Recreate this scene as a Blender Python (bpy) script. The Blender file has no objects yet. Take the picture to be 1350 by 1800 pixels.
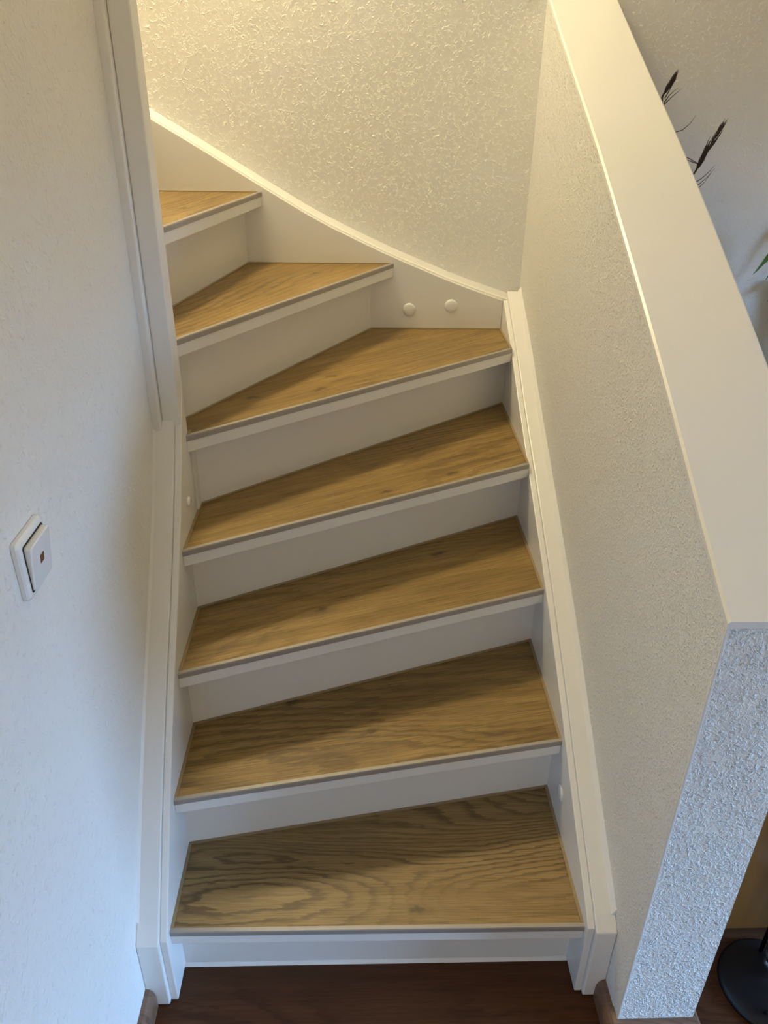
import bpy, bmesh, math, random
from mathutils import Vector, Matrix

random.seed(7)
S = bpy.context.scene
COL = S.collection

# ------------------------------------------------------------------ camera
cam_d = bpy.data.cameras.new('camera')
cam = bpy.data.objects.new('camera', cam_d)
COL.objects.link(cam)
cam_d.sensor_fit = 'VERTICAL'
cam_d.sensor_height = 24.0
cam_d.sensor_width = 18.0
cam_d.lens = 1373.258 / 1800.0 * 24.0
cam_d.clip_start = 0.02
R_ = Vector((0.99948987, -0.02907815, 0.0132082))
U_ = Vector((0.00255221, 0.48496473, 0.87452998))
F_ = Vector((0.03183522, 0.87405015, -0.48479155))
m = Matrix((R_, U_, -F_)).transposed().to_4x4()
m.translation = Vector((0.35145, -0.89363, 1.56654))
cam.matrix_world = m
S.camera = cam

# ------------------------------------------------------------------ light, exposure
S.view_settings.view_transform = 'Standard'
S.view_settings.look = 'None'
S.view_settings.gamma = 1.0
S.view_settings.use_curve_mapping = False
S.view_settings.exposure = 0.06
world = bpy.data.worlds.new('world')
S.world = world
world.use_nodes = True
wn = world.node_tree
bg = wn.nodes['Background']
bg.inputs[1].default_value = 1.0
w_tc = wn.nodes.new('ShaderNodeTexCoord')
w_sep = wn.nodes.new('ShaderNodeSeparateXYZ')
w_map = wn.nodes.new('ShaderNodeMapRange')
w_mix = wn.nodes.new('ShaderNodeMix')
w_mix.data_type = 'RGBA'
w_mix.name = 'sky_ground'
wn.links.new(w_tc.outputs['Generated'], w_sep.inputs[0])
wn.links.new(w_sep.outputs['Z'], w_map.inputs[0])
w_map.inputs[1].default_value = -0.03
w_map.inputs[2].default_value = 0.05
wn.links.new(w_map.outputs[0], w_mix.inputs[0])
w_mix.inputs[6].default_value = (2.6, 1.8, 0.6, 1)      # ground and gardens outside
w_mix.inputs[7].default_value = (11.0, 20.0, 34.0, 1)       # sky
wn.links.new(w_mix.outputs[2], bg.inputs[0])

def lamp(name, kind, loc, energy, color, **kw):
    d = bpy.data.lights.new(name, kind)
    d.energy = energy
    d.color = color
    for k, v in kw.items():
        setattr(d, k, v)
    o = bpy.data.objects.new(name, d)
    o.location = loc
    COL.objects.link(o)
    return o

# stairwell lamp on the upper part of the back wall (above the frame)
lamp('stairwell_lamp', 'POINT', (-0.10, 1.33, 2.90), 103.0, (1.0, 0.835, 0.50), shadow_soft_size=0.15)
# daylight: the sky outside, seen through the window opening in the right-hand wall (portal only guides sampling)
wl = lamp('window_portal', 'AREA', (3.71, -0.90, 0.80), 1.0, (1, 1, 1), shape='RECTANGLE', size=1.2, size_y=1.6)
wl.data.cycles.is_portal = True
wl.rotation_euler = Vector((-1, 0, 0)).to_track_quat('-Z', 'Z').to_euler()
# added warm fill behind the camera for the risers, no known source
rear_fill = lamp('rear_fill_light', 'AREA', (0.4, -3.9, 1.2), 10.5, (1.0, 0.78, 0.45), shape='RECTANGLE', size=0.9, size_y=2.0)
rear_fill.rotation_euler = Vector((0, 1, 0)).to_track_quat('-Z', 'Z').to_euler()

# ------------------------------------------------------------------ materials
def new_mat(name):
    mt = bpy.data.materials.new(name)
    if hasattr(mt, 'use_bump_map_correction'):
        mt.use_bump_map_correction = False
    if hasattr(mt.cycles, 'use_bump_map_correction'):
        mt.cycles.use_bump_map_correction = False
    mt.use_nodes = True
    nt = mt.node_tree
    b = nt.nodes['Principled BSDF']
    return mt, nt, b

def N(nt, kind, **inp):
    n = nt.nodes.new(kind)
    for k, v in inp.items():
        if k.startswith('_'):
            setattr(n, k[1:], v)
        else:
            n.inputs[k.replace('~', ' ')].default_value = v
    return n

def math_n(nt, op, a, b=None, clamp=False):
    n = nt.nodes.new('ShaderNodeMath')
    n.operation = op
    n.use_clamp = clamp
    for i, v in enumerate((a, b)):
        if v is None:
            continue
        if isinstance(v, (int, float)):
            n.inputs[i].default_value = v
        else:
            nt.links.new(v, n.inputs[i])
    return n.outputs[0]

def ramp(nt, fac, stops):
    r = nt.nodes.new('ShaderNodeValToRGB')
    while len(r.color_ramp.elements) < len(stops):
        r.color_ramp.elements.new(0.5)
    for e, (p, c) in zip(r.color_ramp.elements, stops):
        e.position = p
        e.color = c if len(c) == 4 else (*c, 1)
    nt.links.new(fac, r.inputs[0])
    return r.outputs[0]

def mix_c(nt, fac, a, b, blend='MIX'):
    n = nt.nodes.new('ShaderNodeMix')
    n.data_type = 'RGBA'
    n.blend_type = blend
    for sock, v in ((n.inputs[0], fac), (n.inputs[6], a), (n.inputs[7], b)):
        if isinstance(v, (int, float)):
            sock.default_value = v
        elif isinstance(v, tuple):
            sock.default_value = (*v, 1) if len(v) == 3 else v
        else:
            nt.links.new(v, sock)
    return n.outputs[2]

def wall_mat(name, col, scale, dist, lo=0.50, hi=0.60, rough=0.75, worm=0.35, base=0.8):
    """rough plaster: small raised irregular crumbs on a flat ground"""
    mt, nt, b = new_mat(name)
    tc = N(nt, 'ShaderNodeTexCoord')
    n1 = N(nt, 'ShaderNodeTexNoise', Scale=scale, Detail=3.0, Roughness=0.62, Distortion=worm)
    n2 = N(nt, 'ShaderNodeTexNoise', Scale=scale * 0.45, Detail=2.0, Roughness=0.5)
    n3 = N(nt, 'ShaderNodeTexNoise', Scale=scale * 0.12, Detail=2.0)
    n4 = N(nt, 'ShaderNodeTexNoise', Scale=scale * 3.2, Detail=1.0)
    for n in (n1, n2, n3, n4):
        nt.links.new(tc.outputs['Object'], n.inputs['Vector'])
    a = ramp(nt, n1.outputs['Fac'], [(lo, (0, 0, 0)), ((lo * 2 + hi) / 3, (0.22, 0.22, 0.22)), (hi, (1, 1, 1))])
    dens = ramp(nt, n2.outputs['Fac'], [(0.38, (0.15, 0.15, 0.15)), (0.58, (1, 1, 1))])
    h = math_n(nt, 'MULTIPLY', a, dens)
    h = math_n(nt, 'ADD', h, math_n(nt, 'MULTIPLY', n1.outputs['Fac'], base))
    h = math_n(nt, 'ADD', h, math_n(nt, 'MULTIPLY', n3.outputs['Fac'], 0.6))
    h = math_n(nt, 'ADD', h, math_n(nt, 'MULTIPLY', n4.outputs['Fac'], 0.08))
    bp = N(nt, 'ShaderNodeBump', Strength=1.0, Distance=dist)
    nt.links.new(h, bp.inputs['Height'])
    nt.links.new(bp.outputs[0], b.inputs['Normal'])
    b.inputs['Base Color'].default_value = (*col, 1)
    b.inputs['Roughness'].default_value = rough
    return mt

def paint_mat(name, col, rough=0.38, bump=0.00025):
    mt, nt, b = new_mat(name)
    tc = N(nt, 'ShaderNodeTexCoord')
    n1 = N(nt, 'ShaderNodeTexNoise', Scale=55.0, Detail=3.0)
    nt.links.new(tc.outputs['Object'], n1.inputs['Vector'])
    bp = N(nt, 'ShaderNodeBump', Strength=0.6, Distance=bump)
    nt.links.new(n1.outputs['Fac'], bp.inputs['Height'])
    nt.links.new(bp.outputs[0], b.inputs['Normal'])
    b.inputs['Base Color'].default_value = (*col, 1)
    b.inputs['Roughness'].default_value = rough
    return mt

def plain_mat(name, col, rough=0.5, metal=0.0, **kw):
    mt, nt, b = new_mat(name)
    b.inputs['Base Color'].default_value = (*col, 1)
    b.inputs['Roughness'].default_value = rough
    b.inputs['Metallic'].default_value = metal
    for k, v in kw.items():
        b.inputs[k.replace('_', ' ')].default_value = v
    return mt

def wood_mat(name, light, mid, dark, coord='UV', rings=30.0, rough=0.45, cath=0.55, streak=0.4, knots=True):
    """plain-sawn board: contour lines of a stretched noise give the cathedral figure"""
    mt, nt, b = new_mat(name)
    tc = N(nt, 'ShaderNodeTexCoord')
    src = tc.outputs[coord]
    def mapped(sx, sy, sz=1.0):
        mp = N(nt, 'ShaderNodeMapping', Scale=(sx, sy, sz))
        nt.links.new(src, mp.inputs['Vector'])
        return mp.outputs[0]
    def noise(vec, **kw):
        n = N(nt, 'ShaderNodeTexNoise', **kw)
        nt.links.new(vec, n.inputs['Vector'])
        return n.outputs['Fac']
    base = noise(mapped(1.3, 4.6), Scale=1.0, Detail=1.2, Roughness=0.4, Distortion=0.25)
    wob = noise(mapped(16.0, 85.0), Scale=1.0, Detail=2.5, Roughness=0.65)
    sepv = N(nt, 'ShaderNodeSeparateXYZ')
    nt.links.new(src, sepv.inputs[0])
    field = math_n(nt, 'ADD', math_n(nt, 'MULTIPLY', base, rings), math_n(nt, 'MULTIPLY', wob, 1.15))
    field = math_n(nt, 'ADD', field, math_n(nt, 'MULTIPLY', sepv.outputs['Y'], 40.0))
    fr = math_n(nt, 'FRACT', field)
    band = ramp(nt, fr, [(0.0, (0, 0, 0)), (0.5, (0.06, 0.06, 0.06)), (0.80, (1, 1, 1)), (0.93, (0.8, 0.8, 0.8)), (1.0, (0, 0, 0))])
    mask = ramp(nt, noise(mapped(1.1, 4.0), Scale=1.0, Detail=1.0), [(0.42, (0.12, 0.12, 0.12)), (0.62, (1, 1, 1))])
    bandm = math_n(nt, 'MULTIPLY', math_n(nt, 'MULTIPLY', band, mask), cath)
    fine = ramp(nt, noise(mapped(11.0, 420.0), Scale=1.0, Detail=3.0, Roughness=0.65), [(0.45, (0, 0, 0)), (0.66, (1, 1, 1))])
    mids = ramp(nt, noise(mapped(2.6, 42.0), Scale=1.0, Detail=4.0, Roughness=0.65, Distortion=0.3), [(0.38, (0, 0, 0)), (0.66, (1, 1, 1))])
    tone = noise(mapped(1.2, 3.5), Scale=1.3, Detail=2.0)
    c = mix_c(nt, math_n(nt, 'MULTIPLY', mids, 0.75), light, mid)
    c = mix_c(nt, bandm, c, dark)
    c = mix_c(nt, math_n(nt, 'MULTIPLY', fine, streak), c, dark)
    if knots:
        vo = N(nt, 'ShaderNodeTexVoronoi', Scale=1.0, Randomness=1.0, _voronoi_dimensions='2D')
        dist = N(nt, 'ShaderNodeVectorMath', _operation='ADD')
        nz = N(nt, 'ShaderNodeTexNoise', Scale=40.0, Detail=2.0)
        nt.links.new(src, nz.inputs['Vector'])
        sc = N(nt, 'ShaderNodeVectorMath', _operation='SCALE')
        sc.inputs['Scale'].default_value = 0.10
        nt.links.new(nz.outputs['Color'], sc.inputs[0])
        nt.links.new(mapped(2.2, 4.4), dist.inputs[0])
        nt.links.new(sc.outputs[0], dist.inputs[1])
        nt.links.new(dist.outputs[0], vo.inputs['Vector'])
        k = ramp(nt, vo.outputs['Distance'], [(0.0, (1, 1, 1)), (0.02, (0.8, 0.8, 0.8)), (0.045, (0.2, 0.2, 0.2)), (0.085, (0, 0, 0))])
        c = mix_c(nt, math_n(nt, 'MULTIPLY', k, 0.75), c, tuple(x * 0.55 for x in dark))
    t2 = ramp(nt, tone, [(0.3, (0.80, 0.80, 0.80)), (0.7, (1.12, 1.12, 1.12))])
    c = mix_c(nt, 1.0, c, t2, 'MULTIPLY')
    nt.links.new(c, b.inputs['Base Color'])
    bp = N(nt, 'ShaderNodeBump', Strength=0.35, Distance=0.0004)
    nt.links.new(math_n(nt, 'SUBTRACT', 1.0, fine), bp.inputs['Height'])
    nt.links.new(bp.outputs[0], b.inputs['Normal'])
    b.inputs['Roughness'].default_value = rough
    return mt

WHITE_WALL = (0.80, 0.79, 0.76)
M_back = wall_mat('plaster_coarse', WHITE_WALL, 120.0, 0.0029, lo=0.50, hi=0.74, worm=0.9, base=0.15)
M_far = wall_mat('plaster_far', WHITE_WALL, 120.0, 0.0017, lo=0.50, hi=0.74, worm=0.9, base=0.15)
M_pier = wall_mat('plaster_pier', WHITE_WALL, 150.0, 0.0075, lo=0.44, hi=0.74, worm=0.8, base=0.3)
M_left = wall_mat('plaster_left', WHITE_WALL, 130.0, 0.0013, lo=0.46, hi=0.74, base=0.3)
M_right = wall_mat('plaster_right', WHITE_WALL, 210.0, 0.0030, lo=0.44, hi=0.74, worm=0.5, base=0.4)
M_ceil = paint_mat('ceiling_paint', (0.8, 0.8, 0.78), 0.8)
M_white = paint_mat('white_gloss_paint', (0.80, 0.79, 0.77), 0.34)
M_oak = wood_mat('oak_vinyl', (0.355, 0.236, 0.090), (0.245, 0.154, 0.052), (0.075, 0.040, 0.014), cath=0.8, streak=0.5)
M_oak_plain = wood_mat('oak_vinyl_plain', (0.36, 0.233, 0.075), (0.205, 0.122, 0.032), (0.065, 0.034, 0.010), rings=14.0, cath=0.55, streak=0.6)
M_floor = wood_mat('dark_floor', (0.105, 0.040, 0.015), (0.072, 0.026, 0.009), (0.032, 0.010, 0.004), coord='Object', rings=16.0, rough=0.5, cath=0.5, streak=0.35, knots=False)
M_floor.node_tree.nodes['Principled BSDF'].inputs['Specular IOR Level'].default_value = 0.2
M_base = wood_mat('baseboard_wood', (0.22, 0.125, 0.08), (0.16, 0.085, 0.05), (0.09, 0.05, 0.03), coord='Object', rough=0.4, knots=False)
M_cab = wood_mat('cabinet_wood', (0.20, 0.085, 0.018), (0.15, 0.06, 0.012), (0.07, 0.026, 0.006), coord='Object', rough=0.4, knots=False)
M_alu = plain_mat('grey_profile', (0.36, 0.33, 0.30), 0.5, 0.25)
M_strip = plain_mat('edge_strip', (0.31, 0.23, 0.13), 0.38)
M_plastic = plain_mat('white_plastic', (0.82, 0.83, 0.84), 0.22)
M_gap = plain_mat('dark_gap', (0.01, 0.01, 0.01), 0.8)
M_lens = plain_mat('amber_lens', (0.16, 0.05, 0.012), 0.2)
M_black = plain_mat('black_metal', (0.012, 0.012, 0.014), 0.35, 0.2)
M_glass = plain_mat('clear_glass', (0.92, 0.97, 0.95), 0.03, 0.0, Transmission_Weight=1.0, IOR=1.46)
M_dry = plain_mat('dried_grass', (0.035, 0.022, 0.016), 0.8)
M_leaf = plain_mat('leaf_green', (0.05, 0.16, 0.02), 0.4)
M_pot = plain_mat('clay_pot', (0.42, 0.36, 0.30), 0.7)
M_soil = plain_mat('soil', (0.03, 0.02, 0.015), 0.95)
M_metal = plain_mat('brushed_metal', (0.6, 0.58, 0.54), 0.3, 1.0)

# ------------------------------------------------------------------ mesh helpers
class MB:
    def __init__(self):
        self.bm = bmesh.new()
    def box(self, x0, y0, z0, x1, y1, z1):
        v = [self.bm.verts.new(p) for p in ((x0, y0, z0), (x1, y0, z0), (x1, y1, z0), (x0, y1, z0),
                                            (x0, y0, z1), (x1, y0, z1), (x1, y1, z1), (x0, y1, z1))]
        for f in ((0, 3, 2, 1), (4, 5, 6, 7), (0, 1, 5, 4), (1, 2, 6, 5), (2, 3, 7, 6), (3, 0, 4, 7)):
            self.bm.faces.new([v[i] for i in f])
        return self
    def loft(self, a, b, cap=True):
        """two matching closed rings of points"""
        va = [self.bm.verts.new(p) for p in a]
        vb = [self.bm.verts.new(p) for p in b]
        n = len(va)
        for i in range(n):
            j = (i + 1) % n
            self.bm.faces.new((va[i], va[j], vb[j], vb[i]))
        if cap:
            self.bm.faces.new(va[::-1])
            self.bm.faces.new(vb)
        return self
    def rings(self, rs, cap=True):
        vs = [[self.bm.verts.new(p) for p in r] for r in rs]
        n = len(vs[0])
        for a, b in zip(vs[:-1], vs[1:]):
            for i in range(n):
                j = (i + 1) % n
                self.bm.faces.new((a[i], a[j], b[j], b[i]))
        if cap:
            self.bm.faces.new(vs[0][::-1])
            self.bm.faces.new(vs[-1])
        return self
    def plan(self, pts, z0, z1):
        return self.loft([(x, y, z0) for x, y in pts], [(x, y, z1) for x, y in pts])
    def strip(self, rings):
        """open sections swept: list of lists of points (each an open chain)"""
        vs = [[self.bm.verts.new(p) for p in r] for r in rings]
        for a, b in zip(vs[:-1], vs[1:]):
            for i in range(len(a) - 1):
                self.bm.faces.new((a[i], a[i + 1], b[i + 1], b[i]))
        return self
    def tube(self, pts, rad, n=8):
        pts = [Vector(p) for p in pts]
        rs = []
        for i, p in enumerate(pts):
            t = (pts[min(i + 1, len(pts) - 1)] - pts[max(i - 1, 0)]).normalized()
            a = t.orthogonal().normalized()
            if i and abs(t.dot(ref)) < 0.98:
                a = (ref - t * t.dot(ref)).normalized()
            ref = a
            bvec = t.cross(a)
            r = rad[i] if isinstance(rad, (list, tuple)) else rad
            rs.append([p + (a * math.cos(k * 2 * math.pi / n) + bvec * math.sin(k * 2 * math.pi / n)) * r for k in range(n)])
        return self.rings(rs)
    def lathe(self, prof, c=(0, 0, 0), n=32):
        rs = [[(c[0] + r * math.cos(k * 2 * math.pi / n), c[1] + r * math.sin(k * 2 * math.pi / n), c[2] + z)
               for k in range(n)] for r, z in prof]
        return self.rings(rs)
    def build(self, name, mat, parent=None, bevel=0.0, smooth=False, seg=2):
        bmesh.ops.recalc_face_normals(self.bm, faces=self.bm.faces)
        me = bpy.data.meshes.new(name)
        self.bm.to_mesh(me)
        self.bm.free()
        me.materials.append(mat)
        o = bpy.data.objects.new(name, me)
        COL.objects.link(o)
        if parent:
            o.parent = parent
            o.matrix_parent_inverse = parent_world(parent).inverted()
        if bevel:
            md = o.modifiers.new('bevel', 'BEVEL')
            md.width = bevel
            md.segments = seg
            md.limit_method = 'ANGLE'
            md.angle_limit = math.radians(40)
        if smooth:
            for p in me.polygons:
                p.use_smooth = True
        return o

def parent_world(o):
    mw = Matrix.Translation(o.location)
    if o.parent:
        return parent_world(o.parent) @ o.matrix_parent_inverse @ mw
    return mw

def thing(name, label, cat, loc=(0, 0, 0), group=None):
    o = bpy.data.objects.new(name, None)
    o.empty_display_size = 0.05
    COL.objects.link(o)
    o.location = loc
    tag(o, label, cat, group)
    return o

def tag(o, label, cat, group=None):
    o['label'] = label
    o['category'] = cat
    if group:
        o['group'] = group
    return o

def struct(o, label=None):
    o['kind'] = 'structure'
    if label:
        o['label'] = label
    return o

# ------------------------------------------------------------------ dimensions (metres)
H = 0.185                 # rise
W = 0.7714                # clear width between the stringers
D = 1.377                 # face of the back stringer
XL = -0.055               # left wall plane
XR = 0.825                # stair side of the half wall
YB = 1.422                # back wall plane
YF = -0.10                # front face of the half wall

def interp(pts, t):
    if t <= pts[0][0]:
        a, b = pts[0], pts[1]
    elif t >= pts[-1][0]:
        a, b = pts[-2], pts[-1]
    else:
        for a, b in zip(pts[:-1], pts[1:]):
            if a[0] <= t <= b[0]:
                break
    return a[1] + (b[1] - a[1]) * (t - a[0]) / (b[0] - a[0])

def smooth_curve(pts, t0, t1, n, rad=0.05):
    """sampled, lightly smoothed polyline"""
    out = []
    for i in range(n + 1):
        t = t0 + (t1 - t0) * i / n
        s = sum(interp(pts, t + rad * k / 3) for k in range(-3, 4)) / 7
        out.append((t, s))
    return out

# ------------------------------------------------------------------ setting
struct(MB().box(-2.7, -4.0, -0.05, 3.8, 1.6, 0.0).build('floor', M_floor), 'dark reddish brown wood laminate floor at the foot of the stairs')

# left wall (solid up to the newel) and the wall beside the upper flight
struct(MB().box(-0.30, -4.0, 0.0, XL, 0.56, 5.0).build('wall_left', M_left), 'white textured plaster wall left of the stairs with the light switch')
struct(MB().box(-2.6, 0.48, 0.0, -0.30, 0.56, 5.0).build('wall_inner', M_left))
# back wall of the stairwell
struct(MB().box(-2.6, YB, 0.0, 0.98, YB + 0.12, 5.0).build('wall_back', M_back), 'white coarse plaster wall behind the winding steps')
struct(MB().box(0.98, 1.392, 0.0, 3.7, YB + 0.12, 5.0).build('wall_far', M_far), 'grey shaded textured wall behind the half wall')
# half wall on the right: sloping top
CAPZ = [(-0.10, 0.955), (0.231, 1.149), (0.42, 1.253), (0.715, 1.408), (0.808, 1.456), (1.017, 1.555), (1.193, 1.64), (1.422, 1.752)]
cap_pts = smooth_curve(CAPZ, YF, YB, 14, 0.08)
ring = [(YF, 0.0)] + cap_pts + [(YB, 0.0)]
hw = MB().loft([(XR, y, z) for y, z in ring], [(0.966, y, z) for y, z in ring]).build('wall_right', M_right)
hw.data.materials.append(M_pier)
for p in hw.data.polygons:
    if p.normal.y < -0.9:
        p.material_index = 1
struct(hw, 'white textured half wall with sloping top right of the stairs')
MB().loft([(XR, -0.028, 0.186), (XR, -0.028, 0.0), (XR, -0.098, 0.0)],
          [(XR - 0.0012, -0.028, 0.186), (XR - 0.0012, -0.028, 0.0), (XR - 0.0012, -0.098, 0.0)]).build('filler_patch', M_white, hw)
MB().box(XR - 0.0012, YF - 0.0012, 0.056, XR + 0.003, YF + 0.003, 0.953).build('corner_bead', M_white, hw, bevel=0.001)
# white board on the sloping top
cap = MB()
rs = []
for i, (y, z) in enumerate(cap_pts):
    y2 = y - 0.003 if i == 0 else y
    x0, x1, t = XR - 0.003, 0.994, 0.011
    rs.append([(x0, y2, z), (x0, y2, z + t - 0.003), (x0 + 0.004, y2, z + t), (x1 - 0.004, y2, z + t), (x1, y2, z + t - 0.003), (x1, y2, z)])
cap.rings(rs)
struct(cap.build('trim_1', M_white), 'smooth white board capping the sloping half wall')

# ceilings and the far sides of the room (outside the frame, they bounce the light)
cl = MB()
cl.box(XL, -4.0, 2.5, 3.7, -0.6, 2.75)
cl.box(1.05, -0.6, 2.5, 3.7, 1.392, 2.75)
struct(cl.build('ceiling', M_ceil))
struct(MB().box(-2.6, -0.7, 5.0, 1.2, YB, 5.1).build('ceiling_upper', M_ceil))
up = MB()
up.box(1.05, -0.6, 2.75, 1.15, YB, 5.0)
up.box(XL, -0.7, 2.75, 1.15, -0.6, 5.0)
struct(up.build('wall_upper', M_ceil))
struct(MB().box(-2.7, 0.48, 0.0, -2.6, YB, 5.0).build('wall_landing', M_ceil))
struct(MB().box(XL, -4.1, 0.0, 3.7, -4.0, 2.5).build('wall_front', M_ceil))
ww = MB()
WY0, WY1, WZ0, WZ1 = -1.5, -0.3, 0.0, 1.6      # unseen daylight opening, its low head shaped to suit the light
ww.box(3.7, -4.0, 0.0, 3.8, WY0, 2.5)
ww.box(3.7, WY1, 0.0, 3.8, 1.392, 2.5)
ww.box(3.7, WY0, WZ1, 3.8, WY1, 2.5)
struct(ww.build('wall_window', M_ceil))

# baseboards: profile (distance from wall, height)
BP = [(0.0, 0.0), (0.018, 0.0), (0.018, 0.030), (0.0165, 0.040), (0.013, 0.049), (0.008, 0.0545), (0.0, 0.056)]
bl = MB().loft([(XL + d, -3.9, z) for d, z in BP], [(XL + d, -0.0275, z) for d, z in BP]).build('baseboard_left', M_base)
struct(bl, 'brown wood baseboard on the left wall')
br = MB()
br.rings([[(XR - d, -0.0275, z) for d, z in BP], [(XR - d, YF - d, z) for d, z in BP]])
struct(br.build('baseboard_right', M_base), 'brown wood baseboard along the half wall beside the stair foot')
br = MB()
br.rings([[(XR - d, YF - d, z) for d, z in BP], [(0.966 + d, YF - d, z) for d, z in BP]])
struct(br.build('baseboard_front', M_base), 'brown wood baseboard across the end of the half wall')
br = MB()
br.rings([[(0.966 + d, YF - d, z) for d, z in BP], [(0.966 + d, 0.085, z) for d, z in BP]])
struct(br.build('baseboard_outer', M_base))

# ------------------------------------------------------------------ staircase
ST = thing('staircase', 'white painted winding staircase with oak-look treads and grey edge profiles', 'staircase', (0.385, 0.0, 0.0))

# plan of each tread: front edge (left, right), visible outline behind it, riser line at its back
FR = {1: ((0.0, 0.0), (W, -0.005)), 2: ((0.0, 0.141), (W, 0.281)), 3: ((0.0, 0.284), (W, 0.562)),
      4: ((0.0, 0.434), (W, 0.836)), 5: ((0.0, 0.580), (W, 1.178)), 6: ((-0.0245, 0.605), (0.451, D)),
      7: ((-0.093, 0.605), (0.091, D)), 8: ((-0.20, 0.605), (-0.23, D)), 9: ((-0.31, 0.605), (-0.50, D)),
      10: ((-0.46, 0.605), (-0.78, D))}
BK = {1: ((0.0, 0.195), (W, 0.331)), 2: ((0.0, 0.345), (W, 0.619)), 3: ((0.0, 0.504), (W, 0.908)),
      4: ((0.0, 0.639), (W, 1.255)), 5: ((-0.0645, 0.605), (0.387, D)), 6: ((-0.134, 0.605), (0.0415, D)),
      7: ((-0.25, 0.605), (-0.28, D)), 8: ((-0.36, 0.605), (-0.55, D)), 9: ((-0.51, 0.605), (-0.83, D)),
      10: ((-1.1, 0.605), (-1.1, D))}
OUT = {}
for k in range(1, 11):
    fl, fr = FR[k]
    b_l, b_r = BK[k]
    o = [fl, fr]
    if k == 5:
        o += [(W, D)]
    o += [b_r]
    if k == 4:
        o += [b_l, (0.004, 0.639), (0.004, 0.608), (0.0, 0.608)][0:1] + [(0.0, 0.639)]
        o = [fl, fr, b_r, (0.0, 0.639)]
    elif k == 5:
        o += [(-0.0645, 0.605), (0.0, 0.605)]
    else:
        o += [b_l]
    OUT[k] = o

def unit(a, b):
    d = Vector(b) - Vector(a)
    return d.normalized()

def inset_poly(pts, ds):
    """inset each edge i (pts[i] -> pts[i+1], CCW) by ds[i]"""
    n = len(pts)
    lines = []
    for i in range(n):
        a, b = Vector(pts[i]), Vector(pts[(i + 1) % n])
        d = (b - a).normalized()
        nrm = Vector((-d.y, d.x))
        lines.append((a + nrm * ds[i], d))
    out = []
    for i in range(n):
        (p, d), (q, e) = lines[i - 1], lines[i]
        cr = d.x * e.y - d.y * e.x
        if abs(cr) < 1e-6:
            out.append(tuple(q))
        else:
            t = ((q.x - p.x) * e.y - (q.y - p.y) * e.x) / cr
            out.append(tuple(p + d * t))
    return out

def add_uv(o, org, du, k):
    me = o.data
    uv = me.uv_layers.new(name='UVMap')
    dv = Vector((-du.y, du.x))
    for lp in me.loops:
        p = Vector(me.vertices[lp.vertex_index].co[:2]) - Vector(org)
        uv.data[lp.index].uv = (p.dot(du) + 2.37 * k, p.dot(dv) + 1.71 * k)

LIP = 0.0085
for k in range(1, 11):
    z = k * H
    o = OUT[k]
    (fl, fr), (b_l, b_r) = FR[k], BK[k]
    du = unit(fl, fr)
    nv = Vector((-du.y, du.x))
    # tread board, running 25 mm back under the riser
    back = unit(b_l, b_r)
    bn = Vector((-back.y, back.x)) * 0.02
    e = 0.006                                           # housed into the stringers
    inner = inset_poly(o, [0.0015] + [0.0] * (len(o) - 1))
    tr = MB().plan(inner, z - 0.036, z - 0.0045).build('tread', M_white, ST, bevel=0.0015)
    # oak-look covering, with a narrow strip round it
    ds = [LIP] + [0.006] * (len(o) - 1)
    cov = inset_poly(o, ds)
    c = MB().plan(cov, z - 0.0048, z).build('wood_covering', M_oak if k == 1 else M_oak_plain, tr)
    add_uv(c, fl, du, k)
    # grey angle profile on the front edge: lip on top, face in front
    dirs = unit(fl, fr)
    pr = []
    for (px, py), nxt, s in ((o[0], o[-1], 1), (o[1], o[2], -1)):
        q = Vector((px, py))
        side = (Vector(nxt) - q).normalized()           # follow the stringer backwards
        lip = q + side * (LIP / max(0.3, abs(side.dot(nv))))
        inn = q + side * (0.0030 / max(0.3, abs(side.dot(nv))))
        pr.append([(q.x, q.y, z - 0.011), (q.x, q.y, z - 0.001), (q.x + nv.x * 0.001, q.y + nv.y * 0.001, z + 0.0012),
                   (lip.x, lip.y, z + 0.0015), (lip.x, lip.y, z - 0.0005), (inn.x, inn.y, z - 0.0012), (inn.x, inn.y, z - 0.011)])
    MB().rings(pr).build('nosing_profile', M_alu, tr)
    # edge strips on the other sides
    for i in range(1, len(o)):
        a, b = o[i], o[(i + 1) % len(o)]
        if (Vector(a) - Vector(b)).length < 0.012:
            continue
        # quad between outline and inset outline for this edge
        ii, jj = i, (i + 1) % len(o)
        pa, pb = cov[ii], cov[jj]
        if i == 1:
            f = 0.0
        quad = [a, b, pb, pa]
        if i == 1:                                      # starts behind the profile lip
            sd = (Vector(b) - Vector(a)).normalized()
            s0 = Vector(a) + sd * LIP
            quad = [tuple(s0), b, pb, pa]
        if jj == 0:
            sd = (Vector(a) - Vector(b)).normalized()
            s0 = Vector(b) + sd * LIP
            quad = [a, tuple(s0), pb, pa]
        MB().plan(quad, z - 0.0045, z + 0.0022).build('edge_strip', M_strip, tr)

# risers: riser k stands at the back of tread k-1
RL = {1: ((-0.002, 0.053), (W + 0.002, 0.050))}
for k in range(2, 11):
    RL[k] = BK[k - 1]
for k in range(1, 11):
    a, b = Vector(RL[k][0]), Vector(RL[k][1])
    d = (b - a).normalized()
    nv = Vector((-d.y, d.x)) * 0.016
    pts = [tuple(a), tuple(b), tuple(b + nv), tuple(a + nv)]
    MB().plan(pts, (k - 1) * H if k > 1 else 0.0, k * H - 0.0355).build('riser', M_white, ST)
# small cove along the foot of the first riser
MB().loft([(-0.001, 0.053, 0.0), (-0.001, 0.047, 0.0), (-0.001, 0.0525, 0.007)],
          [(W + 0.001, 0.050, 0.0), (W + 0.001, 0.044, 0.0), (W + 0.001, 0.0495, 0.007)]).build('caulk_bead', M_white, ST)

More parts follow.
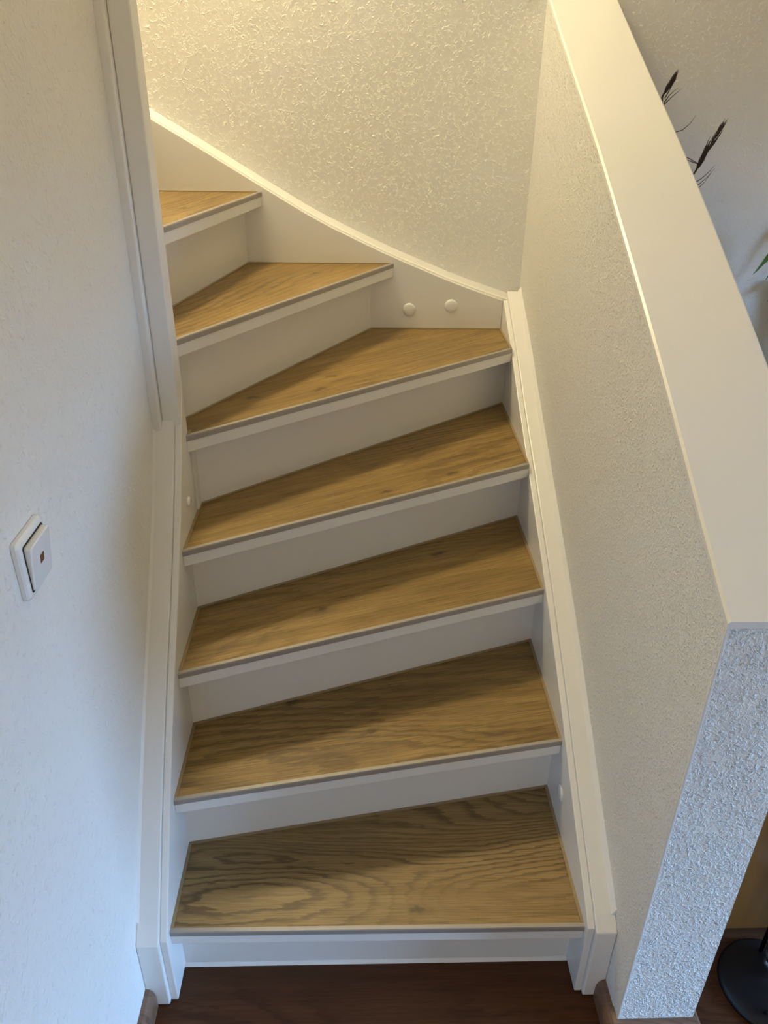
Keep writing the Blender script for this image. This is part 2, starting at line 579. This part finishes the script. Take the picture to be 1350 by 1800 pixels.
# stringers: inner core plus a raised cover board reaching the wall
ZL = [(-0.018, 0.185), (0.05, 0.285), (0.114, 0.378), (0.193, 0.480), (0.27, 0.574), (0.357, 0.675), (0.433, 0.770), (0.498, 0.862), (0.61, 1.05)]
ZR = [(-0.018, 0.203), (0.176, 0.327), (0.334, 0.435), (0.499, 0.537), (0.694, 0.645), (0.881, 0.745), (1.048, 0.833), (1.191, 0.917), (1.377, 1.010)]
ZB = [(-1.3, 2.13), (-0.187, 1.471), (-0.066, 1.402), (0.083, 1.314), (0.242, 1.222), (0.433, 1.134), (0.628, 1.056), (W, 1.008), (0.83, 0.99)]

def board(pts_yz, x0, x1, zbot):
    """extruded side board in the y-z plane, bottom edge at zbot(y)"""
    top = [(x0, y, z) for y, z in pts_yz]
    a = [(x0, y, z) for y, z in pts_yz] + [(x0, pts_yz[-1][0], zbot), (x0, pts_yz[0][0], zbot)]
    b = [(x1, y, z) for y, z in pts_yz] + [(x1, pts_yz[-1][0], zbot), (x1, pts_yz[0][0], zbot)]
    return MB().loft(a, b)

# left
ctl = [(-0.018, ZL[0][1])] + smooth_curve(ZL, 0.0, 0.60, 16, 0.03)
sl = board(ctl, -0.014, 0.0, 0.003).build('stringer', M_white, ST, bevel=0.002)
cv = [(-0.027, 0.186)] + [(y - 0.003, z + 0.006) for y, z in smooth_curve(ZL, 0.0, 0.56, 16, 0.03)]
board(cv, XL, -0.014, 0.003).build('cover_board', M_white, sl, bevel=0.0025)
# right
ctr = [(-0.018, 0.2)] + smooth_curve(ZR, 0.0, D, 24, 0.05)
sr = board(ctr, W, W + 0.014, 0.003).build('stringer', M_white, ST, bevel=0.002)
cvr = [(-0.027, 0.199)] + [(y - 0.002, z + 0.004) for y, z in smooth_curve(ZR, 0.0, D + 0.03, 24, 0.05)]
board(cvr, W + 0.014, XR, 0.003).build('cover_board', M_white, sr, bevel=0.0025)
# caulk where the right cover meets the wall
MB().rings([[(XR, y, z + 0.012), (XR - 0.009, y, z - 0.001), (XR, y, z - 0.001)] for y, z in cvr[1:]]).build('caulk_bead', M_white, sr)
MB().rings([[(XL, y, z + 0.006), (XL + 0.006, y, z - 0.001), (XL, y, z - 0.001)] for y, z in cv[1:]]).build('caulk_bead', M_white, sl)
# back
cb = smooth_curve(ZB, -1.2, W + 0.0, 40, 0.05)
a = [(x, D, z) for x, z in cb] + [(W, D, 0.6), (-1.2, D, 0.9)]
b = [(x, D + 0.014, z) for x, z in cb] + [(W, D + 0.014, 0.6), (-1.2, D + 0.014, 0.9)]
sb = MB().loft(a, b).build('stringer', M_white, ST, bevel=0.002)
cb2 = smooth_curve(ZB, -1.2, 0.815, 40, 0.05)
cbx = [(x, z + 0.004) for x, z in cb2]
a = [(x, D + 0.014, z) for x, z in cbx] + [(0.815, D + 0.014, 0.6), (-1.2, D + 0.014, 0.9)]
b = [(x, YB, z) for x, z in cbx] + [(0.815, YB, 0.6), (-1.2, YB, 0.9)]
MB().loft(a, b).build('cover_board', M_white, sb, bevel=0.0025)
MB().rings([[(x, YB, z + 0.013), (x, YB - 0.010, z - 0.001), (x, YB, z - 0.001)] for x, z in cbx]).build('caulk_bead', M_white, sb)
# inner stringer of the upper flight, behind the newel
MB().loft([(-0.037, 0.56, 0.8), (-1.2, 0.56, 1.4), (-1.2, 0.56, 2.2), (-0.037, 0.56, 1.6)],
          [(-0.037, 0.605, 0.8), (-1.2, 0.605, 1.4), (-1.2, 0.605, 2.2), (-0.037, 0.605, 1.6)]).build('stringer', M_white, ST)

# newel post with a rounded casing strip against the wall
nw = MB().box(-0.0375, 0.556, 0.72, -0.0015, 0.606, 5.0).build('newel_post', M_white, ST, bevel=0.003)
MB().box(XL - 0.004, 0.545, 0.93, -0.0375, 0.60, 5.0).build('casing_strip', M_white, nw, bevel=0.005, seg=3)
MB().box(-0.0025, 0.606, 0.74, 0.0035, 0.640, 0.925 - 0.036).build('post_foot', M_white, nw, bevel=0.001)

# round white screw caps on the stringers
def screw_cap(p, axis, r, hgt, parent):
    prof = [(r, 0.0), (r, hgt * 0.35), (r * 0.93, hgt * 0.7), (r * 0.72, hgt * 0.93), (r * 0.35, hgt), (0.0005, hgt)]
    ax = Vector(axis)
    e1 = ax.orthogonal().normalized()
    e2 = ax.cross(e1)
    n = 28
    rs = [[Vector(p) + e1 * (rr * math.cos(i * 2 * math.pi / n)) + e2 * (rr * math.sin(i * 2 * math.pi / n)) + ax * h
           for i in range(n)] for rr, h in prof]
    MB().rings(rs).build('screw_cap', M_plastic, parent, smooth=True)
screw_cap((0.498, D, 0.981), (0, -1, 0), 0.0185, 0.006, sb)
screw_cap((0.620, D, 0.992), (0, -1, 0), 0.0185, 0.006, sb)
screw_cap((0.0, 0.530, 0.803), (1, 0, 0), 0.010, 0.006, sl)
screw_cap((W, 0.241, 0.264), (-1, 0, 0), 0.0185, 0.0035, sr)

# ------------------------------------------------------------------ light switch
def rrect(cy, cz, hy, hz, r, x, n=6):
    out = []
    for sx, sz, a0 in ((1, 1, 0), (-1, 1, 90), (-1, -1, 180), (1, -1, 270)):
        for i in range(n + 1):
            a = math.radians(a0 + 90 * i / n)
            out.append((x, cy + sx * (hy - r) + r * math.cos(a), cz + sz * (hz - r) + r * math.sin(a)))
    return out
CY, CZ = -0.068, 1.0465
sw = thing('light_switch', 'square white rocker light switch with amber window on the left wall', 'light switch', (XL, CY, CZ))
MB().rings([rrect(CY, CZ, 0.0405, 0.0405, 0.007, XL), rrect(CY, CZ, 0.0405, 0.0405, 0.007, XL + 0.006),
            rrect(CY, CZ, 0.0385, 0.0385, 0.007, XL + 0.0095), rrect(CY, CZ, 0.0345, 0.0345, 0.006, XL + 0.0105)]).build('switch_frame', M_plastic, sw, smooth=False, bevel=0.0015)
MB().rings([rrect(CY, CZ, 0.0325, 0.0325, 0.004, XL + 0.0100), rrect(CY, CZ, 0.0325, 0.0325, 0.004, XL + 0.0108)]).build('switch_gap', M_gap, sw)
def tilt(pts, base):
    # rocker pressed at the bottom: top edge stands out
    return [(x + (0.0035 * ((z - CZ) / 0.03) if not base else 0.0), y, z) for x, y, z in pts]
rk = MB().rings([tilt(rrect(CY + 0.0008, CZ - 0.0008, 0.0305, 0.0305, 0.004, XL + 0.0104), True),
            tilt(rrect(CY + 0.0008, CZ - 0.0008, 0.0305, 0.0305, 0.004, XL + 0.0150), False),
            tilt(rrect(CY + 0.0008, CZ - 0.0008, 0.0290, 0.0290, 0.004, XL + 0.0165), False)]).build('rocker', M_plastic, sw)
MB().rings([tilt(rrect(CY, CZ, 0.0058, 0.0058, 0.0004, XL + 0.0160, 1), False),
            tilt(rrect(CY, CZ, 0.0058, 0.0058, 0.0004, XL + 0.0170, 1), False)]).build('indicator_window', M_lens, rk)['label'] = 'small amber brown indicator window'

# ------------------------------------------------------------------ sideboard beside the half wall
sd = thing('sideboard', 'brown wooden sideboard behind the end of the half wall', 'cabinet', (1.25, 0.74, 0.0))
MB().box(1.03, 0.125, 0.0, 1.44, 1.35, 0.045).build('plinth', M_gap, sd)
MB().box(1.0, 0.097, 0.012, 1.46, 0.117, 0.80).build('side_panel', M_cab, sd, bevel=0.002)
MB().box(1.0, 1.35, 0.012, 1.46, 1.37, 0.80).build('side_panel', M_cab, sd, bevel=0.002)
MB().box(1.0, 0.117, 0.045, 1.44, 1.35, 0.80).build('carcass', M_cab, sd)
MB().box(0.998, 0.09, 0.80, 1.475, 1.378, 0.825).build('top', M_cab, sd, bevel=0.003)
for i in range(3):
    y0 = 0.12 + i * 0.41
    d = MB().box(1.44, y0 + 0.003, 0.06, 1.458, y0 + 0.405, 0.79).build('door', M_cab, sd, bevel=0.002)
    k = MB().lathe([(0.004, 0), (0.004, 0.01), (0.010, 0.014), (0.010, 0.020), (0.001, 0.022)], n=14)
    bmesh.ops.rotate(k.bm, verts=k.bm.verts, cent=(0, 0, 0), matrix=Matrix.Rotation(math.pi / 2, 3, 'Y'))
    bmesh.ops.translate(k.bm, verts=k.bm.verts, vec=(1.458, y0 + 0.36, 0.5))
    k.build('knob', M_metal, d)

# black round-footed stand with a ribbed glass jar on it
bc = (1.162, -0.018)
bs = thing('metal_stand', 'black metal stand with a round foot on the dark floor', 'stand', (bc[0], bc[1], 0.0))
MB().lathe([(0.093, 0.0), (0.097, 0.003), (0.096, 0.008), (0.090, 0.012), (0.05, 0.016), (0.0005, 0.017)], (bc[0], bc[1], 0), 48).build('foot', M_black, bs, smooth=True)
for dx, dy in ((0.010, 0.066), (0.062, -0.02), (-0.035, -0.055)):
    if dx < 0:
        MB().tube([(bc[0] + dx, bc[1] + dy, 0.012), (bc[0] + dx * 1.05, bc[1] + dy * 1.05, 0.022), (bc[0] + 0.045, bc[1] - 0.066, 0.026)], 0.0028).build('brace', M_black, bs, smooth=True)
    else:
        MB().tube([(bc[0] + dx, bc[1] + dy, 0.012), (bc[0] + dx, bc[1] + dy, 0.42)], 0.004).build('rod', M_black, bs, smooth=True)
MB().lathe([(0.070, 0.415), (0.090, 0.415), (0.092, 0.420), (0.090, 0.425), (0.070, 0.425)], (bc[0], bc[1], 0), 40).build('top_ring', M_black, bs, smooth=True)
jc = (1.192, 0.012)
jr = thing('glass_jar', 'ribbed clear glass jar standing on the round black foot', 'jar', (jc[0], jc[1], 0.018))
pf = []
for i in range(25):
    t = i / 24
    r = 0.027 + 0.005 * math.sin(math.pi * min(1, t * 1.3)) + 0.0018 * math.sin(t * 34)
    if t > 0.82:
        r -= (t - 0.82) * 0.06
    pf.append((r, 0.0 + t * 0.11))
prof = [(0.001, 0.0)] + pf + [(r - 0.003, zz) for r, zz in reversed(pf)] + [(0.001, 0.004)]
MB().lathe(prof, (jc[0], jc[1], 0.0185), 36).build('jar_body', M_glass, jr, smooth=True)
MB().lathe([(0.022, 0.111), (0.026, 0.111), (0.026, 0.125), (0.024, 0.128), (0.001, 0.128)], (jc[0], jc[1], 0.0185), 32).build('jar_lid', M_metal, jr, smooth=True)

# ------------------------------------------------------------------ dried grasses and leafy plant
VX, VY = 1.10, 1.14
vs = thing('vase', 'vase of dried dark grasses on the sideboard', 'vase', (VX, VY, 0.825))
MB().lathe([(0.045, 0.0), (0.06, 0.03), (0.068, 0.10), (0.055, 0.19), (0.032, 0.25), (0.036, 0.28), (0.030, 0.28), (0.026, 0.25), (0.048, 0.18), (0.06, 0.1), (0.001, 0.02)],
           (VX, VY, 0.825), 36).build('vase_body', M_pot, vs, smooth=True)

def strand(mb, p, q, sag, w):
    p, q = Vector(p), Vector(q)
    pts = []
    for i in range(5):
        t = i / 4
        pts.append(p.lerp(q, t) + Vector(sag) * math.sin(math.pi * t))
    mb.tube(pts, [w, w, w * 0.8, w * 0.55, w * 0.2], 4)

def grass(name, label, base, path, plume_i, lens, spread, awns):
    t = thing(name, label, 'dried grass', base, 'dried grasses in the vase')
    pts = [Vector(base)] + [Vector(p) for p in path]
    MB().tube(pts, [0.0022] * (len(pts) - 1) + [0.0010], 6).build('stem', M_dry, t)
    mb = MB()
    a, b = Vector(path[plume_i]), Vector(path[-1])
    ax = (b - a)
    for i in range(90):
        s = random.random() ** 1.15
        p = a + ax * (s * 0.80)
        side = Vector((random.uniform(-1, 1), random.uniform(-0.6, 0.6), random.uniform(-0.4, 0.4)))
        wdt = spread * (0.45 + 0.9 * math.sin(math.pi * min(1.0, 0.12 + s * 0.85)))
        q = p + ax.normalized() * random.uniform(0.5, 1.0) * lens + side * wdt
        strand(mb, p, q, side * wdt * 0.3, 0.0014)
    pl = mb.build('plume', M_dry, t)
    for p, q, sag in awns:
        m2 = MB()
        strand(m2, p, q, sag, 0.0013)
        m2.build('awn', M_dry, t)
    return t

mouth = (VX + 0.004, VY + 0.004, 1.107)
grass('dried_grass', 'large dark dried grass plume leaning right before the grey wall', mouth,
      [(1.11, 1.16, 1.20), (1.150, 1.18, 1.315), (1.1925, 1.2, 1.375), (1.218, 1.2, 1.435), (1.239, 1.2, 1.485)], 2, 0.040, 0.0078,
      [((1.150, 1.18, 1.317), (1.170, 1.19, 1.375), (-0.004, 0, 0.002)),
       ((1.160, 1.18, 1.330), (1.182, 1.19, 1.382), (-0.003, 0, 0.002)),
       ((1.148, 1.18, 1.312), (1.228, 1.19, 1.372), (0.010, 0, -0.008)),
       ((1.152, 1.18, 1.322), (1.236, 1.19, 1.384), (0.008, 0, -0.006)),
       ((1.165, 1.18, 1.338), (1.235, 1.19, 1.392), (0.006, 0, -0.004)),
       ((1.195, 1.2, 1.392), (1.10, 1.2, 1.437), (0, 0, -0.006)),
       ((1.195, 1.2, 1.393), (1.10, 1.2, 1.425), (0, 0, 0.004))])
def nearer(p):                                     # second stalk stands a little in front of the first
    f = 0.962
    return (0.3515 + (p[0] - 0.3515) * f, -0.894 + (p[1] + 0.894) * f, 1.5665 + (p[2] - 1.5665) * f)
grass('dried_grass', 'small dark dried grass tuft barely showing above the white sloping board', (VX - 0.012, VY - 0.008, 1.107),
      [nearer(p) for p in ((1.086, 1.18, 1.25), (1.080, 1.19, 1.45), (1.078, 1.2, 1.538), (1.085, 1.2, 1.555), (1.098, 1.2, 1.578))], 2, 0.030, 0.0045,
      [(nearer(p), nearer(q), c) for p, q, c in
       (((1.080, 1.2, 1.515), (1.122, 1.2, 1.556), (0.001, 0, 0.003)),
        ((1.080, 1.2, 1.512), (1.116, 1.2, 1.560), (-0.004, 0, 0.004)),
        ((1.090, 1.19, 1.46), (1.168, 1.2, 1.500), (0.010, 0, -0.012)),
        ((1.085, 1.2, 1.535), (1.105, 1.2, 1.580), (0.0, 0, 0.0)))])

# floor plant with arching strap leaves
PX, PY = 1.72, 1.08
pp = thing('potted_plant', 'green leafy plant by the grey wall right of the sloping board', 'plant', (PX, PY, 0.0))
MB().lathe([(0.11, 0.0), (0.13, 0.02), (0.16, 0.30), (0.165, 0.34), (0.15, 0.34), (0.145, 0.31), (0.001, 0.31)], (PX, PY, 0), 36).build('pot', M_pot, pp, smooth=True)
MB().lathe([(0.146, 0.305), (0.10, 0.315), (0.001, 0.317)], (PX, PY, 0), 24).build('soil', M_soil, pp)
def leaf(pts, wmax, wav=0.0):
    rs = []
    n = len(pts)
    P = [Vector(p) for p in pts]
    fine = []
    for i in range(24):
        t = i / 23 * (n - 1)
        j = min(int(t), n - 2)
        f = t - j
        p0, p1, p2, p3 = P[max(j - 1, 0)], P[j], P[j + 1], P[min(j + 2, n - 1)]
        fine.append(0.5 * ((2 * p1) + (-p0 + p2) * f + (2 * p0 - 5 * p1 + 4 * p2 - p3) * f * f + (-p0 + 3 * p1 - 3 * p2 + p3) * f ** 3))
    for i, p in enumerate(fine):
        t = i / 23
        tan = (fine[min(i + 1, 23)] - fine[max(i - 1, 0)]).normalized()
        sd_ = tan.cross(Vector((0, -1, 0.35))).normalized()
        nr = sd_.cross(tan)
        w = wmax * (0.25 + 0.75 * math.sin(math.pi * min(1, t * 0.9 + 0.12)) ** 0.8) * (1 if t < 0.75 else max(0.03, (1 - t) / 0.25) ** 0.75)
        w *= 1 + wav * math.sin(t * 60)
        th = 0.0007
        rs.append([p - sd_ * w + nr * th, p + nr * (th - w * 0.18), p + sd_ * w + nr * th, p + sd_ * w - nr * th, p - nr * (th + w * 0.18), p - sd_ * w - nr * th])
    MB().rings(rs).build('leaf', M_leaf, pp, smooth=True)
B0 = (PX, PY, 0.31)
leaf([B0, (1.69, 1.12, 0.85), (1.60, 1.17, 1.16), (1.48, 1.20, 1.21), (1.40, 1.20, 1.125)], 0.022, 0.10)
leaf([B0, (1.74, 1.22, 0.85), (1.66, 1.31, 1.15), (1.57, 1.335, 1.20), (1.51, 1.34, 1.08)], 0.020, 0.05)
leaf([B0, (1.75, 1.22, 0.85), (1.72, 1.31, 1.18), (1.64, 1.335, 1.25), (1.535, 1.34, 1.17)], 0.018, 0.05)
leaf([B0, (1.78, 1.22, 0.80), (1.80, 1.30, 1.12), (1.72, 1.33, 1.18), (1.62, 1.34, 1.08)], 0.022, 0.05)
leaf([B0, (1.72, 1.20, 0.75), (1.64, 1.30, 1.00), (1.58, 1.33, 1.06), (1.53, 1.34, 1.02)], 0.022, 0.05)
leaf([B0, (1.80, 1.08, 0.80), (1.92, 1.10, 1.10), (2.04, 1.12, 1.10)], 0.022, 0.05)
leaf([B0, (1.74, 1.00, 0.80), (1.78, 0.88, 1.08), (1.80, 0.76, 1.06)], 0.022, 0.05)
